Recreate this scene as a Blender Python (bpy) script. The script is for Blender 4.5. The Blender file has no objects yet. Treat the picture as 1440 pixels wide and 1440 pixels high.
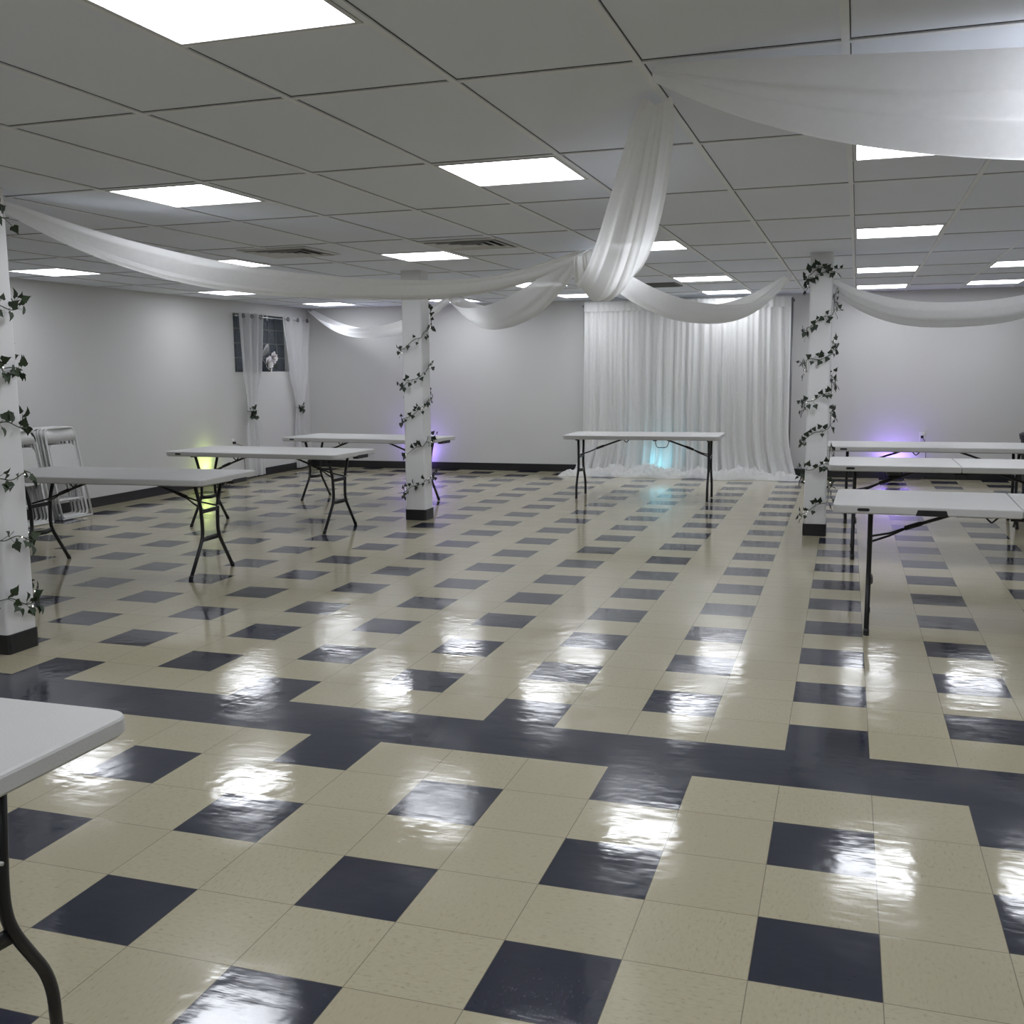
import bpy, bmesh, math, random
from mathutils import Vector, Matrix, noise
random.seed(7)
R = math.radians
PI = math.pi
sc = bpy.context.scene
COL = sc.collection

# ------------------------------------------------------------------ constants (metres)
FT = 0.3048
H = 2.380                                  # ceiling height
XL, XR, YB, YF = -7.62, 3.80, 11.85, -6.0  # walls
CXO, CYO, CD, CT = 0.1334, -0.2821, 1.24488, -0.008756   # ceiling grid origin, row depth, rotation
STRIPE = 0.1457                            # the wider feature strip row (feet)

# ------------------------------------------------------------------ materials
def new_mat(name):
    m = bpy.data.materials.new(name); m.use_nodes = True
    nt = m.node_tree
    for n in list(nt.nodes): nt.nodes.remove(n)
    out = nt.nodes.new('ShaderNodeOutputMaterial')
    return m, nt, out
class NT:
    def __init__(s, nt): s.nt = nt
    def n(s, t, **kw):
        nd = s.nt.nodes.new(t)
        for k, v in kw.items():
            if k.startswith('i_'):
                key = k[2:]
                key = int(key) if key.isdigit() else key.replace('_', ' ')
                nd.inputs[key].default_value = v
            else: setattr(nd, k, v)
        return nd
    def l(s, a, b): s.nt.links.new(a, b)
    def m(s, op, a, b=None, c=None):
        nd = s.nt.nodes.new('ShaderNodeMath'); nd.operation = op
        for i, v in enumerate((a, b, c)):
            if v is None: continue
            if isinstance(v, (int, float)): nd.inputs[i].default_value = v
            else: s.nt.links.new(v, nd.inputs[i])
        return nd.outputs[0]
    def mix(s, f, a, b):
        nd = s.nt.nodes.new('ShaderNodeMix'); nd.data_type = 'RGBA'
        for key, v in ((0, f), (6, a), (7, b)):
            if isinstance(v, (int, float)): nd.inputs[key].default_value = v
            elif isinstance(v, tuple): nd.inputs[key].default_value = v
            else: s.nt.links.new(v, nd.inputs[key])
        return nd.outputs[2]
def principled(name, col, rough=.5, metal=0., noise_amt=.06, noise_scale=8., bump=0., bump_scale=60., spec=.5, coat=0.):
    m, nt, out = new_mat(name); g = NT(nt)
    b = g.n('ShaderNodeBsdfPrincipled')
    tc = g.n('ShaderNodeTexCoord')
    no = g.n('ShaderNodeTexNoise', i_Scale=noise_scale, i_Detail=4.)
    g.l(tc.outputs['Object'], no.inputs['Vector'])
    c = (*col, 1.)
    d = tuple(x * (1 - noise_amt) for x in col) + (1.,)
    e = tuple(min(1, x * (1 + noise_amt)) for x in col) + (1.,)
    g.l(g.mix(no.outputs['Fac'], d, e), b.inputs['Base Color'])
    b.inputs['Roughness'].default_value = rough
    b.inputs['Metallic'].default_value = metal
    b.inputs['Specular IOR Level'].default_value = spec
    b.inputs['Coat Weight'].default_value = coat
    if bump:
        n2 = g.n('ShaderNodeTexNoise', i_Scale=bump_scale, i_Detail=3.)
        g.l(tc.outputs['Object'], n2.inputs['Vector'])
        bp = g.n('ShaderNodeBump', i_Strength=bump, i_Distance=.004)
        g.l(n2.outputs['Fac'], bp.inputs['Height']); g.l(bp.outputs[0], b.inputs['Normal'])
    g.l(b.outputs[0], out.inputs[0])
    return m
def cloth_mat(name, col, trans=.45, see=.10, bump=.25):
    m, nt, out = new_mat(name); g = NT(nt)
    tc = g.n('ShaderNodeTexCoord')
    no = g.n('ShaderNodeTexNoise', i_Scale=35., i_Detail=3.)
    g.l(tc.outputs['Object'], no.inputs['Vector'])
    c = g.mix(no.outputs['Fac'], tuple(x * .95 for x in col) + (1.,), tuple(min(1, x * 1.03) for x in col) + (1.,))
    bp = g.n('ShaderNodeBump', i_Strength=bump, i_Distance=.003); g.l(no.outputs['Fac'], bp.inputs['Height'])
    d = g.n('ShaderNodeBsdfDiffuse'); t = g.n('ShaderNodeBsdfTranslucent'); p = g.n('ShaderNodeBsdfTransparent')
    for x in (d, t): g.l(c, x.inputs['Color']); g.l(bp.outputs[0], x.inputs['Normal'])
    m1 = g.n('ShaderNodeMixShader', i_0=trans); m2 = g.n('ShaderNodeMixShader', i_0=see)
    g.l(d.outputs[0], m1.inputs[1]); g.l(t.outputs[0], m1.inputs[2])
    g.l(m1.outputs[0], m2.inputs[1]); g.l(p.outputs[0], m2.inputs[2]); g.l(m2.outputs[0], out.inputs[0])
    return m
def emit_mat(name, col, s):
    m, nt, out = new_mat(name); g = NT(nt)
    e = g.n('ShaderNodeEmission', i_Color=(*col, 1.), i_Strength=s)
    g.l(e.outputs[0], out.inputs[0]); return m

def floor_mat():
    m, nt, out = new_mat('waxed_vinyl_tile'); g = NT(nt); M = g.m
    geo = g.n('ShaderNodeNewGeometry')
    sx = g.n('ShaderNodeSeparateXYZ'); g.l(geo.outputs['Position'], sx.inputs[0])
    u = M('DIVIDE', sx.outputs[0], FT); v0 = M('DIVIDE', sx.outputs[1], FT)
    far = M('GREATER_THAN', v0, 5 + STRIPE)
    # inside the strip the row is a little deeper than the tiles around it
    k = M('MULTIPLY', M('MINIMUM', M('MAXIMUM', M('SUBTRACT', v0, 4.), 0.), 1 + STRIPE), STRIPE / (1 + STRIPE))
    v = M('SUBTRACT', v0, k)
    iu = M('FLOOR', u); iv = M('FLOOR', v)
    fu = M('SUBTRACT', u, iu); fv = M('SUBTRACT', v, iv)
    strip = M('MULTIPLY', M('GREATER_THAN', v, 4.), M('LESS_THAN', v, 5.))
    ueven = M('LESS_THAN', M('ABSOLUTE', M('WRAP', iu, 2., 0.)), .5)
    s = M('ADD', M('FLOOR', M('MULTIPLY', M('ADD', iu, .25), .5)), iv)
    sodd = M('GREATER_THAN', M('WRAP', M('ADD', s, .25), 2., 0.), 1.)
    par = M('ABSOLUTE', M('SUBTRACT', M('SUBTRACT', 1., sodd), M('GREATER_THAN', v, 4.5)))
    blue = M('MAXIMUM', strip, M('MULTIPLY', ueven, par))
    # seams
    eu = M('MINIMUM', fu, M('SUBTRACT', 1., fu)); ev = M('MINIMUM', fv, M('SUBTRACT', 1., fv))
    seam = M('LESS_THAN', M('MINIMUM', eu, ev), .0045)
    # per-tile tone
    cid = g.n('ShaderNodeCombineXYZ'); g.l(iu, cid.inputs[0]); g.l(iv, cid.inputs[1])
    wn = g.n('ShaderNodeTexWhiteNoise', noise_dimensions='3D'); g.l(cid.outputs[0], wn.inputs['Vector'])
    # marbling, its grain turned a quarter from tile to tile
    chk = M('WRAP', M('ADD', M('ADD', iu, iv), .25), 2., 0.); turned = M('GREATER_THAN', chk, 1.)
    a = M('ADD', M('MULTIPLY', u, M('SUBTRACT', 1., turned)), M('MULTIPLY', v, turned))
    b_ = M('ADD', M('MULTIPLY', v, M('SUBTRACT', 1., turned)), M('MULTIPLY', u, turned))
    gv = g.n('ShaderNodeCombineXYZ'); g.l(M('MULTIPLY', a, 9.), gv.inputs[0]); g.l(M('MULTIPLY', b_, 22.), gv.inputs[1])
    n1 = g.n('ShaderNodeTexNoise', i_Scale=1.6, i_Detail=5., i_Roughness=.65); g.l(gv.outputs[0], n1.inputs['Vector'])
    n2 = g.n('ShaderNodeTexNoise', i_Scale=1.3, i_Detail=4.); g.l(geo.outputs['Position'], n2.inputs['Vector'])
    r1 = g.n('ShaderNodeValToRGB'); g.l(n1.outputs['Fac'], r1.inputs[0])
    r1.color_ramp.elements[0].position = .27; r1.color_ramp.elements[0].color = (.24, .195, .135, 1)
    r1.color_ramp.elements[1].position = .42; r1.color_ramp.elements[1].color = (.43, .39, .27, 1)
    e = r1.color_ramp.elements.new(.75); e.color = (.47, .43, .305, 1)
    beige = g.mix(M('MULTIPLY', wn.outputs['Value'], .55), r1.outputs[0], (.41, .36, .25, 1.))
    beige = g.mix(M('MULTIPLY', n2.outputs['Fac'], .25), beige, (.38, .345, .245, 1.))
    bl = g.mix(n1.outputs['Fac'], (.007, .009, .022, 1.), (.019, .022, .046, 1.))
    bl = g.mix(M('MULTIPLY', wn.outputs['Value'], .35), bl, (.015, .018, .038, 1.))
    c = g.mix(blue, beige, bl)
    c = g.mix(M('MULTIPLY', seam, .55), c, (.05, .045, .035, 1.))
    bs = g.n('ShaderNodeBsdfPrincipled', i_Roughness=.42)
    g.l(c, bs.inputs['Base Color'])
    bs.inputs['Specular IOR Level'].default_value = .03
    bs.inputs['Coat Weight'].default_value = .95; bs.inputs['Coat IOR'].default_value = 1.62
    # worn wax: roughness and slow waves
    n3 = g.n('ShaderNodeTexNoise', i_Scale=2.2, i_Detail=5., i_Roughness=.6); g.l(geo.outputs['Position'], n3.inputs['Vector'])
    mr = g.n('ShaderNodeMapRange', i_1=.35, i_2=.7, i_3=.05, i_4=.19); g.l(n3.outputs['Fac'], mr.inputs[0])
    g.l(mr.outputs[0], bs.inputs['Coat Roughness'])
    wv = g.n('ShaderNodeTexNoise', i_Scale=9., i_Detail=2.); g.l(geo.outputs['Position'], wv.inputs['Vector'])
    sc2 = g.n('ShaderNodeVectorMath', operation='MULTIPLY'); sc2.inputs[1].default_value = (6., 30., 1.)
    g.l(geo.outputs['Position'], sc2.inputs[0])
    wv2 = g.n('ShaderNodeTexNoise', i_Scale=1., i_Detail=3.); g.l(sc2.outputs[0], wv2.inputs['Vector'])
    h = M('ADD', M('MULTIPLY', wv.outputs['Fac'], .0022), M('MULTIPLY', wv2.outputs['Fac'], .0007))
    h = M('ADD', h, M('MULTIPLY', wn.outputs['Value'], .0))
    bp = g.n('ShaderNodeBump', i_Strength=.55, i_Distance=1.); g.l(h, bp.inputs['Height'])
    g.l(bp.outputs[0], bs.inputs['Coat Normal'])
    g.l(bs.outputs[0], out.inputs[0])
    return m

def ceiling_mat():
    m, nt, out = new_mat('ceiling_tile'); g = NT(nt); M = g.m
    tc = g.n('ShaderNodeTexCoord')
    no = g.n('ShaderNodeTexNoise', i_Scale=.9, i_Detail=3.); g.l(tc.outputs['Object'], no.inputs['Vector'])
    fine = g.n('ShaderNodeTexNoise', i_Scale=180., i_Detail=2.); g.l(tc.outputs['Object'], fine.inputs['Vector'])
    c = g.mix(no.outputs['Fac'], (.79, .83, .93, 1.), (.85, .89, .96, 1.))
    b = g.n('ShaderNodeBsdfPrincipled', i_Roughness=.85); b.inputs['Specular IOR Level'].default_value = .15
    g.l(c, b.inputs['Base Color'])
    bp = g.n('ShaderNodeBump', i_Strength=.12, i_Distance=.002); g.l(fine.outputs['Fac'], bp.inputs['Height']); g.l(bp.outputs[0], b.inputs['Normal'])
    g.l(b.outputs[0], out.inputs[0]); return m

def glass_block_mat():
    m, nt, out = new_mat('wavy_glass_block'); g = NT(nt)
    tc = g.n('ShaderNodeTexCoord')
    no = g.n('ShaderNodeTexNoise', i_Scale=17., i_Detail=4., i_Distortion=1.6); g.l(tc.outputs['Object'], no.inputs['Vector'])
    b = g.n('ShaderNodeBsdfPrincipled', i_Roughness=.06)
    b.inputs['Base Color'].default_value = (.34, .40, .46, 1); b.inputs['Transmission Weight'].default_value = .85
    bp = g.n('ShaderNodeBump', i_Strength=1., i_Distance=.06); g.l(no.outputs['Fac'], bp.inputs['Height']); g.l(bp.outputs[0], b.inputs['Normal'])
    g.l(b.outputs[0], out.inputs[0]); return m

MT = dict(
    floor=floor_mat(), ceiling=ceiling_mat(),
    tee=principled('painted_grid_tee', (.84, .86, .90), .5, noise_amt=.04),
    gap=principled('tile_gap_shadow', (.10, .10, .10), .9),  # dark colour painting in the shade of the gap beside the tees
    wall=principled('white_wall_paint', (.605, .60, .593), .55, noise_amt=.03, noise_scale=1.5, bump=.08, bump_scale=90.),
    column=principled('white_column_paint', (.76, .76, .765), .5, noise_amt=.04, noise_scale=3., bump=.08),
    base=principled('black_vinyl_base', (.012, .012, .014), .35),
    plastic=principled('white_table_plastic', (.54, .535, .525), .45, noise_amt=.03, bump=.12, bump_scale=250.),
    chair=principled('white_chair_enamel', (.66, .66, .65), .4),
    chairp=principled('white_chair_plastic', (.62, .62, .61), .5),
    black=principled('black_powder_coat', (.010, .010, .012), .38),
    blackp=principled('black_plastic', (.012, .012, .013), .45),
    bolt=principled('zinc_bolt', (.6, .6, .6), .35, 1.),
    grommet=principled('dark_nickel', (.16, .16, .17), .35, .8),
    metal=principled('brushed_steel', (.55, .55, .56), .3, 1.),
    pole=principled('grey_pole', (.22, .22, .23), .4, .3),
    cloth=cloth_mat('white_drape_fabric', (.96, .96, .96), .55, .012),
    sheer=cloth_mat('white_sheer_fabric', (.86, .86, .87), .45, .26),
    backdrop=cloth_mat('white_backdrop_voile', (.92, .92, .91), .35, .09),
    tulle=cloth_mat('white_tulle', (.88, .88, .87), .40, .12),
    leaf=principled('ivy_leaf', (.022, .040, .014), .45, noise_amt=.6, noise_scale=14.),
    leafd=principled('ivy_leaf_far', (.016, .028, .013), .5, noise_amt=.5, noise_scale=14.),
    vine=principled('ivy_stem', (.05, .065, .035), .6),
    bulb=emit_mat('fairy_bulb', (1., .97, .9), 2.),
    panel=emit_mat('lit_diffuser', (.95, .98, 1.04), 9.0),
    frame=principled('light_frame', (.6, .6, .6), .4),
    vent=principled('white_vent_metal', (.60, .60, .60), .45),
    ventin=principled('dark_duct', (.05, .05, .05), .8),
    grille=principled('grey_return_grille', (.16, .16, .16), .6),
    plate=principled('outlet_plastic', (.75, .75, .74), .35),
    glass=glass_block_mat(),
    mortar=principled('block_joint', (.20, .20, .20), .8),
    petal=principled('white_silk_petal', (.75, .72, .72), .6, noise_amt=.1),
    feather=principled('pale_feather', (.6, .6, .6), .7),
    purple=emit_mat('purple_led', (.30, .16, 1.), 30.),
    lime=emit_mat('lime_led', (.72, 1., .12), 14.),
    cyan=emit_mat('cyan_led', (.25, .8, 1.), 1.5),
)

# ------------------------------------------------------------------ mesh helpers
class MB:
    def __init__(s): s.v = []; s.f = []; s.smooth = []
    def add(s, vs, fs, smooth=False):
        o = len(s.v); s.v += [tuple(p) for p in vs]
        for f in fs: s.f.append([o + i for i in f]); s.smooth.append(smooth)
    def box(s, a, b):
        x0, y0, z0 = a; x1, y1, z1 = b
        s.add([(x0, y0, z0), (x1, y0, z0), (x1, y1, z0), (x0, y1, z0), (x0, y0, z1), (x1, y0, z1), (x1, y1, z1), (x0, y1, z1)],
              [(0, 3, 2, 1), (4, 5, 6, 7), (0, 1, 5, 4), (1, 2, 6, 5), (2, 3, 7, 6), (3, 0, 4, 7)])
    def obox(s, c, ex, ey, ez):
        c = Vector(c); ex = Vector(ex); ey = Vector(ey); ez = Vector(ez)
        vs = [c + a * ex + b * ey + d * ez for d in (-1, 1) for a, b in ((-1, -1), (1, -1), (1, 1), (-1, 1))]
        s.add(vs, [(0, 3, 2, 1), (4, 5, 6, 7), (0, 1, 5, 4), (1, 2, 6, 5), (2, 3, 7, 6), (3, 0, 4, 7)])
    def tube(s, pts, r, n=10, closed=False, caps=True):
        P = [Vector(p) for p in pts]; N = len(P)
        rr = r if isinstance(r, (list, tuple)) else [r] * N
        rings = []; up = None
        for i in range(N):
            if closed: t = (P[(i + 1) % N] - P[i - 1])
            else: t = P[min(i + 1, N - 1)] - P[max(i - 1, 0)]
            t.normalize()
            if up is None:
                up = Vector((0, 0, 1)) if abs(t.z) < .9 else Vector((1, 0, 0))
            a = t.cross(up)
            if a.length < 1e-5: a = t.cross(Vector((0, 1, 0)))
            a.normalize(); b = a.cross(t); b.normalize(); up = b
            rings.append([P[i] + rr[i] * (math.cos(2 * PI * k / n) * a + math.sin(2 * PI * k / n) * b) for k in range(n)])
        vs = [p for rg in rings for p in rg]; fs = []
        for i in range(N if closed else N - 1):
            j = (i + 1) % N
            for k in range(n):
                k2 = (k + 1) % n
                fs.append((i * n + k, j * n + k, j * n + k2, i * n + k2))
        if caps and not closed:
            fs.append(tuple(range(n))); fs.append(tuple((N - 1) * n + k for k in reversed(range(n))))
        s.add(vs, fs, True)
    def prism(s, outline, z0, z1, bev=0.):
        n = len(outline)
        if bev:
            cx = sum(p[0] for p in outline) / n; cy = sum(p[1] for p in outline) / n
            w = max(abs(p[0] - cx) for p in outline); h = max(abs(p[1] - cy) for p in outline)
            def ins(d): return [(cx + (x - cx) * (1 - d / w), cy + (y - cy) * (1 - d / h)) for x, y in outline]
            layers = [(z0, ins(bev)), (z0 + bev, ins(0)), (z1 - bev, ins(0)), (z1 - bev * .35, ins(bev * .3)), (z1, ins(bev))]
        else: layers = [(z0, outline), (z1, outline)]
        vs = [(x, y, z) for z, o in layers for x, y in o]; L = len(layers); fs = []
        for i in range(L - 1):
            for k in range(n):
                k2 = (k + 1) % n; fs.append((i * n + k, i * n + k2, (i + 1) * n + k2, (i + 1) * n + k))
        fs.append(tuple(reversed(range(n)))); fs.append(tuple((L - 1) * n + k for k in range(n)))
        s.add(vs, fs)
    def grid(s, fn, nu, nv, smooth=True):
        vs = [fn(i / nu, j / nv) for j in range(nv + 1) for i in range(nu + 1)]
        w = nu + 1
        s.add(vs, [(j * w + i, j * w + i + 1, (j + 1) * w + i + 1, (j + 1) * w + i) for j in range(nv) for i in range(nu)], smooth)
    def lathe(s, prof, n=24, axis=None, org=(0, 0, 0)):
        M_ = axis or Matrix.Identity(3); o = Vector(org)
        vs = [o + M_ @ Vector((r * math.cos(2 * PI * k / n), r * math.sin(2 * PI * k / n), z)) for r, z in prof for k in range(n)]
        fs = [(i * n + k, i * n + (k + 1) % n, (i + 1) * n + (k + 1) % n, (i + 1) * n + k) for i in range(len(prof) - 1) for k in range(n)]
        fs.append(tuple(reversed(range(n)))); fs.append(tuple((len(prof) - 1) * n + k for k in range(n)))
        s.add(vs, fs, True)
    def build(s, name, mat, parent=None, bevel=0., loc=None, rotz=0.):
        me = bpy.data.meshes.new(name); me.from_pydata(s.v, [], s.f)
        me.polygons.foreach_set('use_smooth', s.smooth); me.update()
        mats = mat if isinstance(mat, list) else [mat]
        for m in mats: me.materials.append(m)
        o = bpy.data.objects.new(name, me); COL.objects.link(o)
        if parent: o.parent = parent
        if loc: o.location = loc
        if rotz: o.rotation_euler.z = rotz
        if bevel:
            md = o.modifiers.new('bevel', 'BEVEL'); md.width = bevel; md.segments = 2; md.limit_method = 'ANGLE'; md.angle_limit = R(50)
        return o
def tag(o, label=None, cat=None, group=None, kind=None):
    for k, v in (('label', label), ('category', cat), ('group', group), ('kind', kind)):
        if v: o[k] = v
    return o
def empty(name, loc=(0, 0, 0), rz=0.):
    o = bpy.data.objects.new(name, None); o.empty_display_size = .1; COL.objects.link(o)
    o.location = loc; o.rotation_euler.z = rz; return o
def struct(o): o['kind'] = 'structure'; return o
def copy_tree(root, loc, rz, label, group=None):
    r = root.copy(); COL.objects.link(r); r.location = loc
    r.rotation_euler = (root.rotation_euler.x, root.rotation_euler.y, rz)
    r['label'] = label
    if group: r['group'] = group
    for ch in [o for o in bpy.data.objects if o.parent == root]:
        c = ch.copy(); COL.objects.link(c); c.parent = r
        for g2 in [o for o in bpy.data.objects if o.parent == ch]:
            d = g2.copy(); COL.objects.link(d); d.parent = c
    return r
def rrect(w, h, r, n=6):
    out = []
    for cx, cy, a0 in ((w / 2 - r, h / 2 - r, 0), (-w / 2 + r, h / 2 - r, 90), (-w / 2 + r, -h / 2 + r, 180), (w / 2 - r, -h / 2 + r, 270)):
        for k in range(n + 1):
            a = R(a0 + 90 * k / n); out.append((cx + r * math.cos(a), cy + r * math.sin(a)))
    return out
def bend(pts, rad=.03, n=5):
    """round the corners of a polyline"""
    P = [Vector(p) for p in pts]; out = [P[0]]
    for i in range(1, len(P) - 1):
        a, b, c = P[i - 1], P[i], P[i + 1]
        d1 = (a - b); d2 = (c - b); r1 = min(rad, d1.length * .45); r2 = min(rad, d2.length * .45)
        p = b + d1.normalized() * r1; q = b + d2.normalized() * r2
        for k in range(n + 1):
            t = k / n; out.append((1 - t) ** 2 * p + 2 * t * (1 - t) * b + t * t * q)
    out.append(P[-1]); return out
def cpos(i, j, z=H):
    U = 2 * FT * i; V = CD * j
    return Vector((CXO + math.cos(CT) * U - math.sin(CT) * V, CYO + math.sin(CT) * U + math.cos(CT) * V, z))

# ------------------------------------------------------------------ the room
b = MB(); b.box((XL - .2, YF - .2, -.12), (XR + .2, YB + .2, 0)); struct(b.build('floor', MT['floor']))
# tile field 7 mm above the face of the grid
b = MB(); b.box((XL - .2, YF - .2, H + .007), (XR + .2, YB + .2, H + .12)); struct(b.build('ceiling', MT['ceiling']))

LIGHTS = [  # i, j, label
    (-3, 0.0, 'largest lit square ceiling panel, cut off by the top edge at left'),
    (-6, 2.0, 'lit square ceiling panel over the left tables, in front of the long drape'),
    (-3, 2.0, 'lit square ceiling panel left of the near hanging drape'),
    (0, 2.0, 'lit square ceiling panel half hidden above the big right-hand drape'),
    (-12, 4.5, 'lit square ceiling panel beside the ivy column at far left'),
    (-9, 4.5, 'lit square ceiling panel touching the upper edge of the long left drape'),
    (-6, 4.6, 'lit square ceiling panel between the two ceiling air vents'),
    (-3, 4.63, 'lit square ceiling panel crossed by the near hanging drape'),
    (0, 4.5, 'lit ceiling panel right of the near drape, nearest of the row above the right tables'),
    (-12, 6.8, 'small lit ceiling panel just below the long left drape, above the window'),
    (-9, 7.0, 'lit ceiling panel showing faintly through the long white drape'),
    (-6, 7.15, 'lit ceiling panel left of the swag over the back wall'),
    (-3, 7.18, 'nearer of two lit ceiling panels above the pleated backdrop'),
    (0, 6.93, 'middle of the three lit ceiling panels right of the ivy column'),
    (3, 6.85, 'nearer of the two lit ceiling panels at the right edge'),
    (-12, 8.75, 'lit ceiling panel above the back left corner swag'),
    (-9, 8.85, 'lit ceiling panel glimpsed behind the swags above the middle column'),
    (-6, 8.7, 'lit ceiling panel at the top left corner of the backdrop'),
    (-3, 8.88, 'farther of two lit ceiling panels above the pleated backdrop'),
    (0, 8.82, 'farthest of the three lit ceiling panels right of the ivy column'),
    (3, 8.7, 'farther of the two lit ceiling panels at the right edge'),
]
HID = 'assumed, unseen lit square ceiling panel over the part of the hall outside the photo'
for ij in ((3, 4.5), (3, 2.0), (1, 0.72), (-1, -.6), (-6, 0.0), (-9, 0.0), (-3, -2.5), (0, -2.5), (3, -2.5), (-6, -2.5), (-9, -2.5)):  # unseen panels assumed to light the room, one added to brighten the big swag
    LIGHTS.append((*ij, HID))
XI = {3: 2}
def in_light(i, j0, j1):
    return any(XI.get(a, a) == i and j0 < c + .499 and j1 > c + .001 for a, c, _ in LIGHTS)
def slab(mb, u0, u1, v0, v1, z0, z1):
    """box aligned with the ceiling grid (cells)"""
    p = [cpos(u0, v0), cpos(u1, v0), cpos(u1, v1), cpos(u0, v1)]
    vs = [(q.x, q.y, z) for z in (z0, z1) for q in p]
    mb.add(vs, [(0, 3, 2, 1), (4, 5, 6, 7), (0, 1, 5, 4), (1, 2, 6, 5), (2, 3, 7, 6), (3, 0, 4, 7)])
b = MB(); gp = MB()  # gp: dark strips on one side of each tee, drawn as its shadow gap
tw = .012 / (2 * FT); tv = .012 / CD
for i in range(-13, 7):
    slab(b, i - tw, i + tw, -5, 10.2, H, H + .02)
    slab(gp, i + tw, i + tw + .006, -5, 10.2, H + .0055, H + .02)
for j in range(-5, 11):
    slab(b, -13.2, 6.8, j - tv, j + tv, H + .001, H + .02)
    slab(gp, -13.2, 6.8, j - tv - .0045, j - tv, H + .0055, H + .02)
for a, c, _ in LIGHTS:
    i = XI.get(a, a)
    for jj in (c, c + .5):
        if abs(jj - round(jj)) > .03: slab(b, i, i + 1, jj - tv, jj + tv, H + .001, H + .02)
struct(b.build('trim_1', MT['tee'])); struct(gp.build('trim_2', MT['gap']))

b = MB()
WY0, WY1, WZ0, WZ1 = 9.84, 11.30, 1.450, 2.235
b.box((XL - .25, YF - .2, 0), (XL, WY0, H + .01)); b.box((XL - .25, WY1, 0), (XL, YB + .2, H + .01))
b.box((XL - .25, WY0, 0), (XL, WY1, WZ0)); b.box((XL - .25, WY0, WZ1), (XL, WY1, H + .01))
struct(b.build('wall_left', MT['wall']))
for nm, a, c in (('wall_back', (XL, YB, 0), (XR, YB + .2, H + .01)), ('wall_right', (XR, YF - .2, 0), (XR + .2, YB + .2, H + .01)), ('wall_front', (XL, YF - .2, 0), (XR, YF, H + .01))):
    b = MB(); b.box(a, c); struct(b.build(nm, MT['wall']))
for nm, a, c in (('baseboard_left', (XL, YF, 0), (XL + .012, YB, .105)), ('baseboard_back', (XL + .012, YB - .012, 0), (XR - .012, YB, .105)),
                 ('baseboard_right', (XR - .012, YF, 0), (XR, YB, .105)), ('baseboard_front', (XL + .012, YF, 0), (XR - .012, YF + .012, .105))):
    b = MB(); b.box(a, c); struct(b.build(nm, MT['base'], bevel=.003))

# ------------------------------------------------------------------ window with glass blocks
w = struct(empty('window_1', (XL, 0, 0)))
b = MB(); nby, nbz = 7, 4
dy = (WY1 - WY0) / nby; dz = (WZ1 - WZ0) / nbz
bx = -.125
gl = MB()
for a in range(nby):
    for c in range(nbz):
        cy = WY0 + (a + .5) * dy; cz = WZ0 + (c + .5) * dz
        o = rrect(dy - .014, dz - .014, .018, 3); n = len(o); vs = []
        for X, k in ((bx - .04, .96), (bx - .03, 1.), (bx + .03, 1.), (bx + .04, .96)):
            vs += [(X, cy + p * k, cz + q * k) for p, q in o]
        fs = [(L * n + k, L * n + (k + 1) % n, (L + 1) * n + (k + 1) % n, (L + 1) * n + k) for L in range(3) for k in range(n)]
        fs += [tuple(reversed(range(n))), tuple(3 * n + k for k in range(n))]
        gl.add(vs, fs)
gl.build('glass_blocks', MT['glass'], w)
for a in range(nby + 1): b.box((bx - .036, WY0 + a * dy - .006, WZ0), (bx + .036, WY0 + a * dy + .006, WZ1))
for c in range(nbz + 1): b.box((bx - .035, WY0, WZ0 + c * dz - .006), (bx + .035, WY1, WZ0 + c * dz + .006))
b.build('mortar_joints', MT['mortar'], w)

# ------------------------------------------------------------------ ceiling lights and vents
def make_light(i, j, label):
    i = XI.get(i, i); c = cpos(i + .5, j + .25)
    hx = FT - .014; hy = CD * .25 - .014
    t = empty('ceiling_light', (c.x, c.y, H), CT)
    tag(t, label, 'ceiling light', 'square ceiling light panels')
    f = MB(); wd = .016
    f.box((-hx, -hy, -.002), (hx, -hy + wd, .012)); f.box((-hx, hy - wd, -.002), (hx, hy, .012))
    f.box((-hx, -hy + wd, -.002), (-hx + wd, hy - wd, .012)); f.box((hx - wd, -hy + wd, -.002), (hx, hy - wd, .012))
    f.build('frame', MT['frame'], t)
    d = MB(); d.box((-hx + wd, -hy + wd, .002), (hx - wd, hy - wd, .0065)); d.build('diffuser', MT['panel'], t)
for L in LIGHTS: make_light(*L)

def make_vent(i0, i1, j0, j1, label):
    c = cpos((i0 + i1) / 2, (j0 + j1) / 2); hx = (i1 - i0) * FT - .01; hy = (j1 - j0) * CD / 2 - .01
    t = empty('ceiling_vent', (c.x, c.y, H), CT); tag(t, label, 'air vent', 'square air vents in the ceiling')
    k = MB(); k.box((-hx * .93, -hy * .93, .002), (hx * .93, hy * .93, .0065)); k.build('duct_opening', MT['ventin'], t)
    def ring(o, s_in, s_out, z_in, z_out):
        vs = []
        for s, z in ((s_out, z_out), (s_in, z_in), (s_in, z_in + .004), (s_out, z_out + .004)):
            vs += [(-hx * s, -hy * s, z), (hx * s, -hy * s, z), (hx * s, hy * s, z), (-hx * s, hy * s, z)]
        fs = [(L * 4 + q, L * 4 + (q + 1) % 4, ((L + 1) % 4) * 4 + (q + 1) % 4, ((L + 1) % 4) * 4 + q) for L in range(4) for q in range(4)]
        o.add(vs, fs)
    f = MB(); ring(f, .90, 1., -.006, .0); f.build('frame', MT['vent'], t)
    for so in (.86, .64, .42):
        l = MB(); ring(l, so - .17, so, .002, -.012); l.build('louver', MT['vent'], t)
    l = MB(); l.box((-hx * .2, -hy * .2, -.012), (hx * .2, hy * .2, -.008)); l.build('centre_plate', MT['vent'], t)
make_vent(-5, -3.93, 4.1, 4.58, 'square louvred ceiling vent nearer the hanging drapes')
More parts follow.
